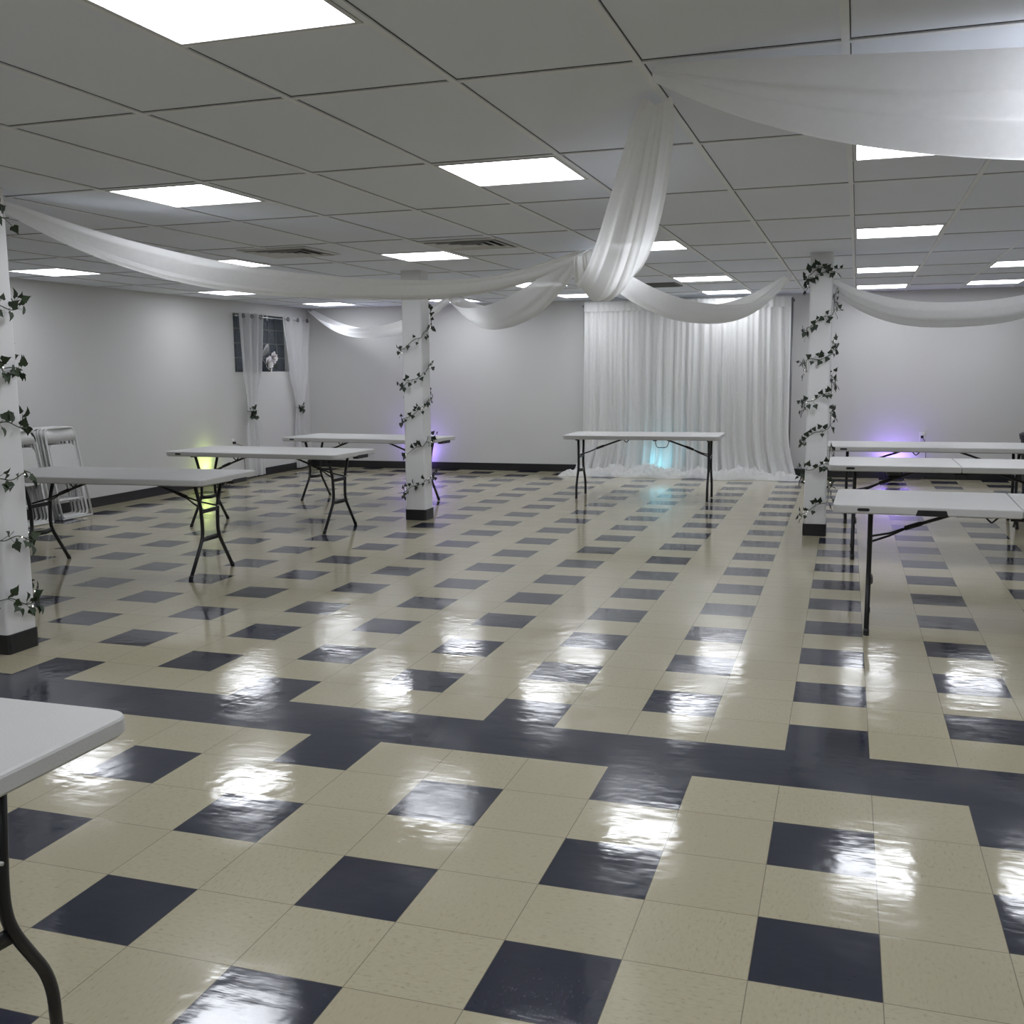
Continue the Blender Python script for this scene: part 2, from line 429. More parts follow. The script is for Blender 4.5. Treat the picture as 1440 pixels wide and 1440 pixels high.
make_vent(-7.45, -6.42, 4.06, 4.53, 'square louvred ceiling vent above the long left drape')
c = cpos(-3.55, 7.93)
b = MB(); b.box((-.28, -.27, -.004), (.28, .27, .006))
for k in range(14): b.box((-.26, -.25 + k * .036, -.009), (.26, -.236 + k * .036, -.004))
t = b.build('return_grille', MT['grille'], None, 0, (c.x, c.y, H), CT); tag(t, 'flat dark grey ceiling grille behind the near drape', 'air vent')

# ------------------------------------------------------------------ columns
def column(x0, y0, x1, y1, label):
    cx, cy = (x0 + x1) / 2, (y0 + y1) / 2; w_, d_ = x1 - x0, y1 - y0
    t = empty('column', (cx, cy, 0)); tag(t, label, 'column', 'square white columns')
    s = MB(); s.prism(rrect(w_ - .006, d_ - .006, .018, 3), .0, H + .006); s.build('shaft', MT['column'], t)
    k = MB(); k.prism(rrect(w_ + .008, d_ + .008, .02, 3), .0, .104); k.build('base_trim', MT['base'], t, .003)
COLS = {'left': (-4.14, 1.84, -3.93, 2.05), 'mid': (-3.89, 6.885, -3.68, 7.095), 'right': (-.143, 6.835, .045, 7.03)}
column(*COLS['left'], 'white square column cut by the left edge of the photo, nearest')
column(*COLS['mid'], 'white square column with purple glow behind it')
column(*COLS['right'], 'white square column between the backdrop and the right tables')

# ivy garlands with fairy lights
b = MB(); b.lathe([(.001, -.004), (.0028, -.002), (.0028, .002), (.001, .004)], 8)
BULB = bpy.data.meshes.new('fairy_light'); BULB.from_pydata(b.v, [], b.f); BULB.materials.append(MT['bulb'])
LEAF = [(0, 0), (.20, -.10), (.42, .02), (.52, .22), (.36, .34), (.30, .48), (.12, .72), (0, 1.0), (-.12, .72), (-.30, .48), (-.36, .34), (-.52, .22), (-.42, .02), (-.20, -.10)]
def leaf(mb, p, stem_dir, nrm, s):
    d = Vector(stem_dir).normalized(); n = Vector(nrm).normalized(); n = (n - d * n.dot(d)).normalized(); a = d.cross(n)
    base = Vector(p)
    vs = [base + n * (.004 + .18 * s * (1 - abs(x) * 1.4) * .6 * math.sin(max(0, min(1, y)) * PI) - .10 * s * y * y) + s * (a * x + d * y) for x, y in LEAF]
    ctr = base + n * (.02 * s + .002) + d * (.35 * s)
    vs.append(ctr); k = len(LEAF)
    mb.add(vs, [(i, (i + 1) % k, k) for i in range(k)], True)
def garland(key, knots, label, leafmat, ls, dens):
    """knots: (perimeter position in sides 0 front-left..1 front-right..2 back-right..3 back-left, height)"""
    x0, y0, x1, y1 = COLS[key]; o = .012
    x0 -= o; y0 -= o; x1 += o; y1 += o
    cs = [(x0, y0), (x1, y0), (x1, y1), (x0, y1)]
    def at(s, z):
        k = int(math.floor(s)); f = s - k; a = cs[k % 4]; c = cs[(k + 1) % 4]
        return Vector((a[0] + (c[0] - a[0]) * f, a[1] + (c[1] - a[1]) * f, z))
    def nr(s):
        k = int(math.floor(s)) % 4
        return (Vector((0, -1, 0)), Vector((1, 0, 0)), Vector((0, 1, 0)), Vector((-1, 0, 0)))[k]
    pts = []; ss = []
    for (s0, z0), (s1, z1) in zip(knots, knots[1:]):
        n = max(6, int(abs(s1 - s0) * 14) + int(abs(z1 - z0) * 30))
        for k in range(n):
            f = k / n; s = s0 + (s1 - s0) * f; z = z0 + (z1 - z0) * f + .012 * math.sin(s * 7.3 + z0 * 19)
            pts.append(at(s, z)); ss.append(s)
    t = empty('ivy_garland', ((x0 + x1) / 2, (y0 + y1) / 2, 0)); tag(t, label, 'ivy garland', 'ivy garlands on the columns')
    off = Vector(t.location)
    v = MB(); v.tube([p - off for p in pts], .0028, 6); v.build('vine', MT['vine'], t)
    lf = MB(); bulbs = []; i = 0.
    while i < len(pts) - 1:
        p = pts[int(i)]; n = nr(ss[int(i)]); 
        tang = (pts[min(int(i) + 1, len(pts) - 1)] - pts[max(0, int(i) - 1)]).normalized()
        for q in range(random.choice((1, 2, 2, 3))):
            d = (tang * random.uniform(-1, 1) + Vector((0, 0, random.choice((-1, 1, 1, -1.3)) * random.uniform(.4, 1.1))) + n * random.uniform(.05, .5)).normalized()
            st = random.uniform(.01, .05); base = p + d * st + n * random.uniform(.004, .02)
            v2 = [p - off, base - off]
            lf.tube(v2, .0013, 4)
            leaf(lf, base - off, d, (n + Vector((random.uniform(-.5, .5), random.uniform(-.5, .5), random.uniform(-.3, .6)))), ls * random.uniform(.7, 1.15))
        if random.random() < .20: bulbs.append(p - off + n * .012 + Vector((0, 0, random.uniform(-.02, .02))))
        i += dens * random.uniform(.5, 1.6)
    lf.build('leaves', leafmat, t); 
    for q in bulbs:
        o = bpy.data.objects.new('fairy_light', BULB); COL.objects.link(o); o.parent = t; o.location = q
k = []
for n, (a, b_, c_) in enumerate([(.273, .39, .43), (.635, .74, .79), (.965, 1.10, 1.20), (1.286, 1.42, 1.51), (1.644, 1.775, 1.89)]):
    k += [(4 * n, a), (4 * n + 1, b_), (4 * n + 2, c_)]
garland('mid', [(-.5, .22)] + k + [(18.05, 2.06), (18.3, 2.15)], 'ivy and fairy light garland spiralling up the column with purple glow behind', MT['leafd'], .044, 3.4)
k = []
for n, (a, b_) in enumerate([(.193, .31), (.562, .627), (.837, .941), (1.151, 1.222), (1.492, 1.536), (1.776, 1.889)]):
    k += [(4 * n - .15, a - .05), (4 * n, a), (4 * n + 1, b_), (4 * n + 1.3, b_ + .1)]
garland('right', k + [(21.6, 2.03), (24, 2.20), (24.3, 2.26), (25, 2.235), (24.9, 2.22), (24., 2.19), (23.8, 2.10)], 'ivy and fairy light garland wound round the column beside the backdrop', MT['leafd'], .046, 3.2)
k = []
for n, (a, b_) in enumerate([(.295, .23), (.617, .585), (.912, .93), (1.21, 1.18), (1.515, 1.46), (1.786, 1.79), (2.27, 2.24)]):
    k += [(4 * n + .1, a + .01), (4 * n + 1, a), (4 * n + 2, b_)]
garland('left', k, 'ivy and fairy light garland wrapped round the column at the left edge', MT['leaf'], .052, 2.9)

# ------------------------------------------------------------------ folding tables
ZT, TH = .722, .045
def make_table(fold=False, short=False, handle=None, badge=True, bent=False):
    L = 1.71 if short else 1.83; W = .76
    t = empty('folding_table')
    if fold:
        for s in (-1, 1):
            h = MB(); o = rrect(L / 2 - .003, W, .045, 6)
            o = [(x + s * (L / 4 + .0015), y) for x, y in o]
            # square off the corners at the fold
            o = [((s * .002, y) if (x * s < .05) else (x, y)) for x, y in o]
            o = [((x, (W / 2 if y > 0 else -W / 2)) if abs(x) < .0021 and abs(y) > W / 2 - .05 else (x, y)) for x, y in o]
            q = []
            for p in o:
                if not q or (abs(p[0] - q[-1][0]) + abs(p[1] - q[-1][1])) > 1e-6: q.append(p)
            h.prism(q, ZT - TH, ZT, .006); h.build('tabletop_half', MT['plastic'], t)
        h = MB(); h.box((-.045, -.34, ZT - TH - .012), (.045, .34, ZT - TH - .002))
        for y in (-.32, .32): h.tube([(-.05, y, ZT - TH - .012), (.05, y, ZT - TH - .012)], .009, 8); h.tube([(-.03, y, ZT - TH - .01), (-.035, y, ZT - TH - .05)], .005, 6); h.tube([(.03, y, ZT - TH - .01), (.036, y, ZT - TH - .045)], .005, 6)
        h.build('hinge', MT['blackp'], t)
    else:
        h = MB(); h.prism(rrect(L, W, .05 if not short else .06, 7), ZT - TH, ZT, .008); h.build('tabletop', MT['plastic'], t)
    if badge:
        h = MB(); o = rrect(.062, .016, .0078, 5)
        h.add([(x - L / 2 + .155, -W / 2 - .0012, z + ZT - TH / 2) for x, z in o] + [(x - L / 2 + .155, -W / 2 + .004, z + ZT - TH / 2) for x, z in o],
              [tuple(range(len(o)))] + [(k, k + len(o), (k + 1) % len(o) + len(o), (k + 1) % len(o)) for k in range(len(o))])
        h.build('badge', MT['blackp'], t)
    if handle == 'front':
        h = MB(); z1 = ZT - .014; z0 = ZT - TH - .002
        h.add([(-.505, -W / 2 - .0015, z0), (-.345, -W / 2 - .0015, z0), (-.355, -W / 2 - .0015, z1), (-.495, -W / 2 - .0015, z1),
               (-.505, -W / 2 + .02, z0), (-.345, -W / 2 + .02, z0), (-.355, -W / 2 + .02, z1), (-.495, -W / 2 + .02, z1)],
              [(0, 1, 2, 3), (7, 6, 5, 4), (0, 4, 5, 1), (1, 5, 6, 2), (2, 6, 7, 3), (3, 7, 4, 0)])
        h.build('carry_handle', MT['blackp'], t, .004)
    if handle == 'end':
        h = MB(); h.box((L / 2 - .05, .02, ZT - TH - .022), (L / 2 + .0015, .22, ZT - TH + .012)); h.build('carry_handle', MT['blackp'], t, .005)
    if handle == 'wire':
        h = MB(); h.tube(bend([(.17, -.33, ZT - TH), (.19, -.34, ZT - TH - .08), (.30, -.34, ZT - TH - .08), (.33, -.33, ZT - TH)], .03), .004, 8)
        h.box((.15, -.345, ZT - TH - .012), (.19, -.315, ZT - TH)); h.box((.31, -.345, ZT - TH - .012), (.35, -.315, ZT - TH)); h.build('carry_handle', MT['blackp'], t)
    h = MB()
    for sx_ in (-.14, ) : h.tube(bend([(sx_ - .03, -.345, ZT - TH), (sx_, -.345, ZT - TH - .03), (sx_ + .03, -.345, ZT - TH)], .01), .005, 6)
    h.build('leg_latch', MT['blackp'], t)
    LX = L / 2 - .13 if bent else .725
    for s in (-1, 1):
        x = s * LX
        for y in (-1, 1):
            g = MB()
            pts = bend([(x, y * .178, ZT - TH - .004), (x, y * .112, .50), (x, y * .100, .33), (x, y * .112, .262), (x, y * .285, .004)], .05, 5)
            if bent:
                pts = bend([(x, y * .13, ZT - TH - .004), (x, y * .112, .40), (x, y * .125, .33), (x, y * .225, .165), (x, y * .232, .004)], .06, 6)
            g.tube(pts, .0135, 10)
            lg = g.build('leg', MT['black'], t)
            c = MB(); 
            if bent: c.tube([(x, y * .232, .0), (x, y * .231, .035)], .0155, 10)
            else:
                c.tube([(x, y * .2805, .011), (x, y * .2675, .031)], .0155, 10)
                c.lathe([(.004, 0), (.0155, .002), (.0155, .012)], 10, None, (x, y * .282, 0)); c.build('foot_cap', MT['blackp'], lg)
        g = MB(); g.box((x - .012, -.23, ZT - TH - .022), (x + .012, .23, ZT - TH)); g.build('top_rail', MT['black'], t, .003)
        g = MB(); g.box((x - .006, -.11, .450), (x + .006, .11, .478)); g.build('crossbar', MT['black'], t, .002)
        g = MB()
        def bow(u, v): 
            hw = .13 if bent else .115; y = -hw + 2 * hw * u; return (x + s * (-.022 * math.sin(PI * u)), y, (.30 if bent else .245) + .035 * v - .006 * math.sin(PI * u))
        g.grid(bow, 12, 1); 
        o = g.build('curved_crossbar', MT['black'], t); md = o.modifiers.new('solid', 'SOLIDIFY'); md.thickness = .006; md.offset = 0
        g = MB()
        kx, kz = s * (LX - .20), .560
        g.tube([(kx, 0, kz), (s * .215, 0, ZT - TH - .006)], .0095, 8)
        for y in (-1, 1): g.tube([(x, y * .104, .485), (s * (LX - .10), y * .045, .515), (kx, 0, kz)], .0065, 8)
        br = g.build('brace', MT['black'], t)
        d = Vector((s * .215 - kx, 0, ZT - TH - kz)).normalized()
        c = MB(); c.tube([Vector((kx, 0, kz)) - d * .02, Vector((kx, 0, kz)) + d * .07], .0135, 10); c.build('sliding_collar', MT['blackp'], br)
        for y in (-1, 1):
            g = MB(); g.tube([(x - .016, y * .103, .485), (x + .016, y * .103, .485)], .0045, 8); g.build('pivot_bolt', MT['bolt'], br)
    return t
G = 'white folding tables'
def put(t, x, y, rz, label):
    t.location = (x, y, 0); t.rotation_euler.z = rz; tag(t, label, 'folding table', G)
tA = make_table(handle='end', badge=False); put(tA, -4.905, 4.015, .043, 'white folding table beside the left ivy column, in front of the folded chairs')
tB = make_table(handle='end'); put(tB, -4.955, 6.207, -.055, 'white folding table between the other two left tables, lime glow behind its left legs')
tC = copy_tree(tB, (-4.893, 8.185, 0), -.11, 'white folding table half hidden by the middle column, farthest on the left', G)
tD = make_table(short=True, handle='wire', badge=False, bent=True); put(tD, -1.950, 9.10, .015, 'white folding table alone in front of the pleated backdrop')
tR = make_table(fold=True, handle='front'); put(tR, 1.055, 3.704, -.03, 'nearest white fold-in-half table on the right, with black carry handle')
tR2 = make_table(fold=True); put(tR2, .985, 6.05, .0, 'middle white fold-in-half table of the three on the right')
tR3 = make_table(); put(tR3, .93, 7.92, .0, 'farthest white folding table of the three on the right, below the wall outlet')
tF = make_table(badge=False, bent=True); put(tF, -2.190, -.915, 0, 'white folding table corner cut off at the lower left edge, closest to the viewer')

# ------------------------------------------------------------------ folded chairs by the left wall
def make_chair():
    t = empty('folding_chair'); W = .215
    g = MB()   # front frame: inverted U reaching the floor
    g.tube(bend([(-W, 0, .012), (-W, 0, .55), (-W * .96, 0, .925), (W * .96, 0, .925), (W, 0, .55), (W, 0, .012)], .065, 6), .0115, 9)
    g.tube(bend([(-W, 0, .012), (W, 0, .012)], .01), .0105, 8); g.build('front_frame', MT['chair'], t)
    g = MB(); W2 = .185
    g.tube(bend([(-W2, .024, .62), (-W2, .024, .028), (W2, .024, .028), (W2, .024, .62)], .05, 6), .0105, 9)
    g.tube([(-W2, .024, .20), (W2, .024, .20)], .008, 8); g.build('rear_leg_frame', MT['chair'], t)
    g = MB(); g.grid(lambda u, v: (-W * .93 + 2 * W * .93 * u, -.006 + .022 * math.sin(PI * u), .79 + .125 * v), 10, 2)
    o = g.build('backrest', MT['chairp'], t); md = o.modifiers.new('s', 'SOLIDIFY'); md.thickness = .006; md.offset = 0
    g = MB(); o = rrect(.36, .37, .06, 5); g.add([(x, .006, z + .575) for x, z in o] + [(x, .020, z + .575) for x, z in o],
        [tuple(range(len(o))), tuple(reversed(range(len(o), 2 * len(o))))] + [(k, k + len(o), (k + 1) % len(o) + len(o), (k + 1) % len(o)) for k in range(len(o))]); g.build('seat', MT['chairp'], t, .004)
    for s in (-1, 1):
        g = MB(); g.tube([(s * (W - .006), .004, .60), (s * (W2 + .004), .022, .60)], .006, 8); g.build('hinge_pin', MT['bolt'], t)
    return t
ORD = ['outermost', 'second', 'third', 'fourth', 'fifth']
ch0 = None
for sy, nm in ((6.20, 'right-hand'), (5.655, 'left-hand')):
    for k in range(5):
        lab = f'{ORD[k]} white folding chair of the {nm} stack leaning on the left wall' if k == 0 else f'{ORD[k]} white folding chair from the front in the {nm} stack by the left wall'
        x = -7.20 - .047 * k
        if ch0 is None:
            ch0 = make_chair(); tag(ch0, lab, 'folding chair', 'folded white chairs leaning on the left wall'); o = ch0
            ch0.location = (x, sy, 0); ch0.rotation_euler = (R(-10.), 0, R(90))
        else: o = copy_tree(ch0, (x, sy + .008 * ((k * 7) % 3 - 1), 0), R(90), lab)

# ------------------------------------------------------------------ swags
def swag(name, label, P0, P1, sag_c, sag_e, w0, w1, wm, pc=2.4, pe=2.2, folds=3., fa=.02, seed=0, mat='cloth', ne=.35, asym=0., tm=.5, edge2=None):
    """cloth hung between two points; the middle sags by sag_c, the edges by sag_e"""
    P0 = Vector(P0); P1 = Vector(P1); e = (P1 - P0); e.z = 0; e.normalize(); s = Vector((e.y, -e.x, 0))
    g = MB(); k = math.log(.5) / math.log(tm)
    def fn(u, v):
        t = v; a = 2 * u - 1
        tt = t ** k
        c = P0.lerp(P1, t)
        dc = 1 - abs(2 * tt - 1) ** pc; de = 1 - abs(2 * tt - 1) ** pe
        env = math.sin(PI * t) ** .55 if 0 < t < 1 else 0.
        wb = w0 + (w1 - w0) * t
        w_ = wb + (wm - wb) * env
        se = sag_e if (a < 0 or edge2 is None) else edge2
        prof = (1 - abs(a) ** 1.8)
        z = -(se * de + (sag_c * dc - se * de) * prof)
        ph = seed * 1.7
        fold = fa * (.25 + .75 * env) * (math.sin(folds * PI * a + ph + 1.2 * t) + .5 * math.sin(folds * 2.3 * PI * a + 2 * ph - 2 * t))
        lat = w_ / 2 * (a + asym * (1 - a * a) * env) + .5 * fold * math.cos(folds * PI * a + ph)
        z += fold * .8
        z += (1 - env) * (-.03 * (1 - abs(a)))   # gathered ends
        p = c + s * lat; q = Vector((p.x, p.y, min(H - .004, c.z + z)))
        return q
    g.grid(fn, 40, 56)
    o = g.build(name, MT[mat]); tag(o, label, 'fabric drape', 'white fabric swags under the ceiling')
    md = o.modifiers.new('s', 'SUBSURF'); md.levels = 1; md.render_levels = 1
    return o
HUB = (-1.80, 5.70, H - .01); AN = (-4.56, 10.0, H - .01)
swag('ceiling_drape', 'long white swag running from the left ivy column to the central gathering point', HUB, (-4.06, 2.12, H - .04), .43, .33, .12, .12, .42, 2.9, 2.3, 2.6, .016, 1)
swag('ceiling_drape', 'white swag across the back wall between the middle column and the central gathering point', HUB, AN, .50, .27, .10, .10, .40, 2.3, 2.2, 2., .012, 2)
swag('ceiling_drape', 'short white swag in the back left corner behind the middle column', AN, (-7.50, 11.74, H - .02), .46, .33, .08, .10, .34, 2.4, 2.2, 2., .014, 3)
swag('ceiling_drape', 'near white drape falling from the ceiling, seen end on in front of the backdrop', (-.47, 1.33, H - .01), HUB, .53, .40, .10, .12, .30, 2.3, 2.4, 3., .014, 4)
swag('ceiling_drape', 'white swag curving across the top of the backdrop to the right column', HUB, (-.42, 8.68, H - .02), .52, .36, .10, .08, .34, 2.4, 2.3, 2., .012, 5)
swag('ceiling_drape', 'big white swag at the upper right, closest to the viewer', (-.43, 1.02, H - .01), (3.75, 1.55, H - .01), .325, .04, .10, .3, .62, 3.7, 2.2, 2.6, .030, 6, edge2=.10)
swag('ceiling_drape', 'white swag from the right column to the right edge above the tables', (-.16, 7.08, H - .08), (2.25, 7.08, H - .05), .55, .36, .22, .22, .46, 2.6, 2.3, 2., .018, 7)

# ------------------------------------------------------------------ backdrop in front of the back wall
BX0, BX1, BY = -3.23, -.525, 11.52
st = empty('backdrop_stand', ((BX0 + BX1) / 2, BY + .06, 0)); tag(st, 'dark pipe stand holding up the pleated white backdrop', 'backdrop stand')
bxw = (BX1 - BX0) / 2
for s in (-1, 1):
    g = MB(); g.tube([(s * (bxw + .012), 0, .01), (s * (bxw + .012), 0, 2.32)], .014, 12); g.build('upright_pole', MT['pole'], st)
    g = MB(); g.box((s * (bxw + .02) - .17, -.02, 0), (s * (bxw + .02) + .17, .22, .01)); g.build('base_plate', MT['pole'], st, .003)
g = MB(); g.tube([(-bxw - .04, 0, 2.285), (bxw + .04, 0, 2.285)], .016, 12); g.build('crossbar', MT['pole'], st)
cur = empty('backdrop_curtain', ((BX0 + BX1) / 2, BY, 0)); tag(cur, 'wide pleated white sheer curtain hanging as a backdrop on the back wall', 'curtain')
rnd = random.Random(3)
waves = [(rnd.uniform(34, 95), rnd.uniform(0, 6.28), rnd.uniform(.4, 1.)) for _ in range(6)] + [(rnd.uniform(9, 18), rnd.uniform(0, 6.28), .8) for _ in range(2)]
def fold(x):
    s = sum(a * math.sin(f * x + p + .7 * math.sin(3 * x + p)) for f, p, a in waves)
    return s / 2.4
def cfn(u, v):
    x = -bxw + 2 * bxw * u; z = 2.335 - 2.31 * v
    wid = 1 + .09 * max(0., (v - .72) / .28) ** 2 + .01 * v
    amp = .014 + .030 * min(1., v * 2.2)
    if v < .012: amp = .006
    f = fold(x)
    y = -amp * f - .03 * v - .07 * max(0, (v - .80) / .2) ** 2 * (1 + .5 * f)
    xx = x * wid + .012 * math.cos(31 * x) * v
    if .012 < v < .045: y = y * .6 - .022                  # stretched over the pipe
    return (xx, min(y, .02 if v > .05 else .035), z)
g = MB(); g.grid(cfn, 900, 44); g.build('sheer_panel', MT['backdrop'], cur)
g = MB()
g.grid(lambda u, v: (-bxw + 2 * bxw * u, -.026 + .010 * fold(-bxw + 2 * bxw * u + .3) , 2.335 - .13 * v), 420, 3); g.build('header_band', MT['tulle'], cur)
def puddle(u, v):
    x = -1.66 + 3.20 * u
    n1 = noise.noise(Vector((x * 4.5, v * 2.0, 1.3))); n2 = noise.noise(Vector((x * 11, v * 4, 4.1))); n3 = abs(noise.noise(Vector((x * 23, v * 7, 7.7))))
    hgt = (.115 + .09 * n1 + .06 * n2 + .05 * n3) * math.sin(PI * (.30 + .70 * v)) ** .7
    edge = math.sin(PI * u) ** .35 if 0 < u < 1 else 0
    y = .02 - .34 * v * (1 + .35 * noise.noise(Vector((x * 2.6, 0, 9.)))) + .02 * n2
    return (x, y, max(.004, hgt * edge))
g = MB(); g.grid(puddle, 420, 30); g.build('crumpled_hem', MT['tulle'], cur)

# ------------------------------------------------------------------ window curtains
WX = XL + .07
rod = empty('curtain_rod', (WX, 0, 0)); tag(rod, 'steel curtain rod above the small window', 'curtain rod')
RZ = 2.195
g = MB(); g.tube([(0, 9.80, RZ), (0, 11.80, RZ)], .008, 10); g.build('rod', MT['metal'], rod)
for y in (9.80, 11.80):
    g = MB(); g.lathe([(.003, -.014), (.013, -.008), (.015, 0), (.013, .008), (.003, .014)], 12, Matrix.Rotation(R(90), 3, 'X'), (0, y, RZ)); g.build('finial', MT['metal'], rod)
for y in (9.82, 10.72, 11.78):
    g = MB(); g.tube([(0, y, RZ - .012), (-.07, y, RZ + .01)], .005, 8); g.box((-.085, y - .015, RZ - .03), (-.077, y + .015, RZ + .05)); g.build('bracket', MT['metal'], rod)
def wcurtain(rows, label, yg, seed):
    """rows: (z, y0, y1)"""
    t = empty('window_curtain', (WX, 0, 0)); tag(t, label, 'curtain', 'sheer curtains at the window')
    def row(z):
        for (za, a0, a1), (zb, b0, b1) in zip(rows, rows[1:]):
            if za >= z >= zb:
                f = (za - z) / (za - zb); f = f * f * (3 - 2 * f) if abs((a1 - a0) - (b1 - b0)) > .2 else f
                return a0 + (b0 - a0) * f, a1 + (b1 - a1) * f
        return rows[-1][1:]
    zt, zb = rows[0][0], rows[-1][0]
    def fn(u, v):
        z = zt + (zb - zt) * v; a, c = row(z)
        wd = c - a; sq = min(1., wd / .5)
        return (.028 * (.6 + .4 * sq) * math.sin(2 * PI * (3 * u) + seed) + .010 * math.sin(2 * PI * 7.3 * u + 2 * v + seed), a + wd * u, z)
    g = MB(); g.grid(fn, 70, 70); g.build('sheer_panel', MT['sheer'], t)
    for y in yg:
        g = MB(); n = 16
        ring = [(.038, y + .024 * math.cos(2 * PI * k / n), RZ + .024 * math.sin(2 * PI * k / n)) for k in range(n)]
        g.tube(ring, .009, 8, True); gr = g.build('grommet', MT['grommet'], t); gr.rotation_euler = (0, 0, 0)
    return t
wcurtain([(2.235, 9.85, 10.47), (1.45, 9.89, 10.38), (1.05, 9.98, 10.25), (.95, 10.01, 10.13), (.89, 10.01, 10.12), (.70, 9.92, 10.36), (.03, 9.93, 10.38)], 'left sheer white window curtain tied back with ivy', (9.93, 10.14, 10.37), .4)
wcurtain([(2.235, 10.98, 11.77), (1.45, 11.12, 11.66), (1.02, 11.29, 11.55), (.95, 11.32, 11.45), (.89, 11.32, 11.44), (.66, 11.26, 11.53), (.03, 11.27, 11.55)], 'right sheer white window curtain tied back with ivy', (11.10, 11.38, 11.66), 1.9)
for y, lab, n in ((10.062, 'ivy tieback on the left window curtain', 28), (11.382, 'ivy tieback on the right window curtain', 16)):
    t = empty('curtain_tieback', (WX, y, .92)); tag(t, lab, 'tieback', 'ivy curtain tiebacks')
    g = MB(); g.tube([(.036 * math.cos(2 * PI * k / 20), .055 * math.sin(2 * PI * k / 20), .0) for k in range(20)], .004, 6, True); g.build('vine', MT['vine'], t)
    g = MB(); rr = random.Random(n)
    for k in range(n):
        d = Vector((.2, rr.uniform(-1, 1), rr.uniform(-1.2, 1)))
        leaf(g, (.05 + .015 * rr.random(), rr.uniform(-.09, .05), rr.uniform(-.09, .06)), d, (1, rr.uniform(-.5, .5), rr.uniform(-.3, .5)), rr.uniform(.05, .07))
    g.build('leaves', MT['leafd'], t)
# silk flowers and a feather on the sill
fl = empty('flower_arrangement', (XL - .045, 10.80, WZ0)); tag(fl, 'white silk flowers with a pale feather on the window sill', 'flowers')
def bloom(c, s, seed):
    g = MB(); rr = random.Random(seed)
    for lay, (n, rad, tilt) in enumerate(((5, 1., .35), (5, .72, .8), (4, .42, 1.2))):
        for k in range(n):
            a = 2 * PI * k / n + lay * .6 + rr.uniform(-.1, .1)
            out = Vector((.55, math.cos(a), math.sin(a)))
            def pf(u, v, a=a, rad=rad, tilt=tilt):
                rr_ = rad * s * v; w_ = .75 * rad * s * math.sin(PI * (.15 + .8 * v)) * (u - .5) * 1.5
                x = .15 * s + tilt * s * .55 * v ** 1.4
                return Vector(c) + Vector((x, math.cos(a) * rr_ - math.sin(a) * w_, math.sin(a) * rr_ + math.cos(a) * w_))
            g.grid(pf, 5, 5)
    return g
bloom((0, -.06, .12), .105, 1).build('blossom', MT['petal'], fl); bloom((-.01, .10, .20), .09, 2).build('blossom', MT['petal'], fl)
g = MB()
for k in range(9):
    rr = random.Random(k); y = rr.uniform(-.2, .2)
    leaf(g, (0.02, y, rr.uniform(.0, .08)), (0.1, rr.uniform(-1, 1), rr.uniform(.2, 1)), (1, 0, .2), .07)
for y, z in ((-.06, .12), (.10, .20)): g.tube([(0, y * .3, .0), (0.01, y, z)], .004, 6)
g.build('foliage', MT['leafd'], fl)
g = MB()
for k in range(26):
    f = k / 25; p = Vector((.0, -.22 + .20 * f, .22 + .20 * f - .06 * f * f)); 
    for s in (-1, 1):
        d = Vector((.15, .75 * .5, s * .6 + .35)).normalized() * .085 * math.sin(PI * (.12 + .8 * f))
        g.add([p, p + d * .5 + Vector((.004, .004, 0)), p + d, p + d * .5 - Vector((.004, .004, 0))], [(0, 1, 2, 3)])
g.tube([(0, 0, .02), (0, -.16, .16), (.0, -.22, .22), (.0, -.02, .36)], .003, 6); g.build('feather', MT['feather'], fl)
b = MB(); b.lathe([(.026, 0), (.034, .02), (.034, .05), (.03, .055)], 16); b.build('pot', MT['petal'], fl)

# ------------------------------------------------------------------ outlets with plugs
def outlet(loc, rz, label, drop):
    t = empty('wall_outlet', loc, rz); tag(t, label, 'outlet', 'white wall outlets')
    g = MB(); g.box((-.036, -.006, -.058), (.036, 0, .058)); g.build('cover_plate', MT['plate'], t, .003)
    for z in (-.022, .022):
        g = MB(); g.box((-.017, -.008, z - .014), (.017, -.005, z + .014)); g.build('socket', MT['plate'], t, .002)
def plug(loc, rz, pts, label):
    t = empty('power_cord', loc, rz); tag(t, label, 'power cord')
    g = MB(); g.box((-.016, -.045, -.018), (.016, -.0085, .014)); g.build('plug', MT['blackp'], t, .004)
    g = MB(); g.tube(bend(pts, .05), .0035, 6); g.build('cable', MT['blackp'], t)
outlet((XL, 9.70, .515), R(90), 'white wall outlet with black plug left of the window curtains', 0)
outlet((1.115, YB, .545), 0, 'white wall outlet above the right tables on the back wall', 0)
# cords run from the plug to the floor lamps
plug((XL, 9.70, .515), R(90), [(0, -.04, -.005), (.05, -.06, -.03), (.17, -.05, -.06), (.19, -.05, -.30), (.19, -.05, -.51), (-.60, -.10, -.51), (-.78, -.17, -.495)], 'black power cord hanging from the left wall outlet down to the floor')
plug((1.115, YB, .545), 0, [(0, -.04, -.005), (.03, -.07, -.05), (.05, -.05, -.12), (.05, -.04, -.45), (.02, -.06, -.54), (-.10, -.15, -.54), (-.20, -.22, -.52)], 'black power cord hanging from the back wall outlet behind the right tables')

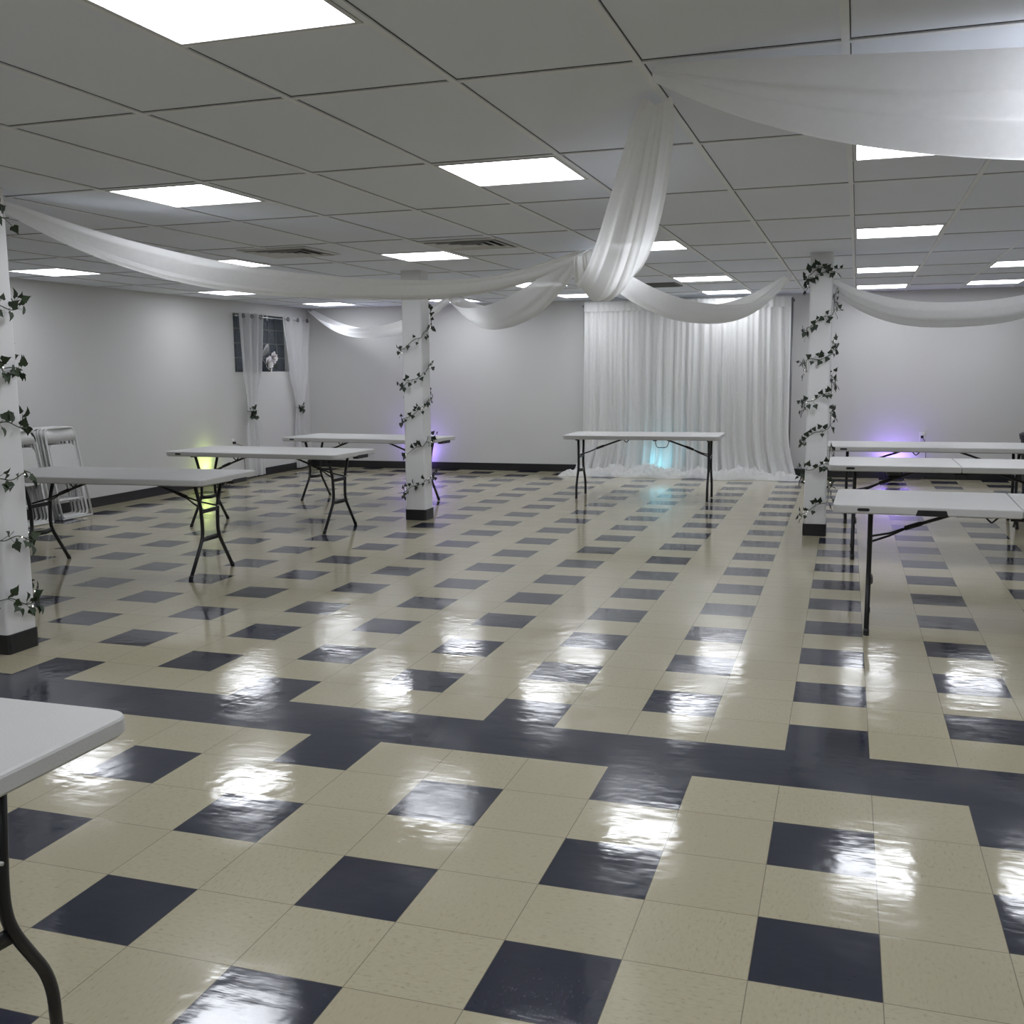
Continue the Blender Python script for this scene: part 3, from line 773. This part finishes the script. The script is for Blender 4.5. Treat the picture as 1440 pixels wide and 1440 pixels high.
# ------------------------------------------------------------------ floor uplights
def uplight(loc, rz, mat, label, col, watts, tilt=32., spread=95.):
    t = empty('uplight', loc, rz); tag(t, label, 'uplight', 'black floor uplights')
    A = Matrix.Rotation(R(-tilt), 3, 'X')     # leans towards +y (the wall)
    g = MB(); g.lathe([(.02, -.052), (.075, -.050), (.088, -.03), (.088, .035), (.083, .045), (.078, .045), (.076, .030)], 28, A, (0, 0, .105)); body = g.build('housing', MT['blackp'], t)
    g = MB(); g.lathe([(.001, .028), (.074, .029), (.074, .032), (.001, .033)], 28, A, (0, 0, .105)); g.build('lens', mat, body)
    g = MB(); g.tube(bend([(-.105, 0, .115), (-.105, 0, .012), (.105, 0, .012), (.105, 0, .115)], .03), .007, 8)
    for s in (-1, 1): g.tube([(s * .085, 0, .105), (s * .125, 0, .105)], .011, 10)
    g.build('yoke', MT['blackp'], t)
    g = MB(); g.box((-.11, -.055, 0), (.11, .055, .012)); g.build('foot', MT['blackp'], t, .003)
    ld = bpy.data.lights.new('uplight_beam', 'SPOT'); ld.energy = watts; ld.color = col; ld.spot_size = R(spread); ld.spot_blend = .9; ld.shadow_soft_size = .05
    lo = bpy.data.objects.new('uplight_beam', ld); COL.objects.link(lo); lo.parent = t
    d = A @ Vector((0, 0, 1)); lo.location = Vector((0, 0, .105)) + d * .06
    lo.rotation_euler = (-d).to_track_quat('Z', 'Y').to_euler()
    return t
uplight((.78, 11.58, 0), 0, MT['purple'], 'black floor uplight shining purple on the wall behind the right tables', (.40, .26, 1.), 8, 48, 125)
uplight((-5.78, 11.55, 0), 0, MT['purple'], 'black floor uplight shining purple on the wall behind the middle column', (.40, .26, 1.), 8, 48, 125)
uplight((-7.38, 9.05, 0), R(90), MT['lime'], 'black floor uplight shining lime green on the left wall under the tables', (.80, 1., .28), 6, 50, 75)
uplight((-2.20, 11.735, 0), R(0), MT['cyan'], 'black floor uplight shining cyan behind the pleated backdrop', (.25, .8, 1.), 4., -50, 150)

# black bin at the right edge
t = empty('waste_bin', (2.33, 10.6, 0)); tag(t, 'black bin cut off by the right edge behind the tables', 'bin')
g = MB(); g.lathe([(.20, 0), (.21, .01), (.25, .60), (.265, .61), (.265, .64), (.25, .64), (.20, .03)], 28); g.build('tub', MT['blackp'], t)
g = MB(); g.lathe([(.27, .641), (.27, .665), (.20, .70), (.02, .715)], 28); g.build('lid', MT['blackp'], t)

# ------------------------------------------------------------------ world, camera, view
wd = bpy.data.worlds.new('night'); sc.world = wd; wd.use_nodes = True
wd.node_tree.nodes['Background'].inputs[0].default_value = (.10, .13, .2, 1); wd.node_tree.nodes['Background'].inputs[1].default_value = .35
cam = bpy.data.cameras.new('camera'); co = bpy.data.objects.new('camera', cam); COL.objects.link(co); sc.camera = co
yaw, pitch, roll = 0.3116937, 0.1368864, -0.0102614
fwd = Vector((-math.sin(yaw) * math.cos(pitch), math.cos(yaw) * math.cos(pitch), -math.sin(pitch)))
rt = Vector((math.cos(yaw), math.sin(yaw), 0)); up = rt.cross(fwd)
r2 = rt * math.cos(roll) + up * math.sin(roll); u2 = -rt * math.sin(roll) + up * math.cos(roll)
mt = Matrix((r2, u2, -fwd)).transposed().to_4x4(); mt.translation = Vector((.1797, -2.3526, 1.4495))
co.matrix_world = mt
cam.sensor_fit = 'HORIZONTAL'; cam.sensor_width = 36.; cam.lens = 36. * 1456.954 / 1440.
cam.clip_start = .05; cam.clip_end = 100
vs = sc.view_settings; vs.view_transform = 'Standard'; vs.look = 'None'; vs.exposure = 0.27; vs.gamma = 1.; vs.use_curve_mapping = False
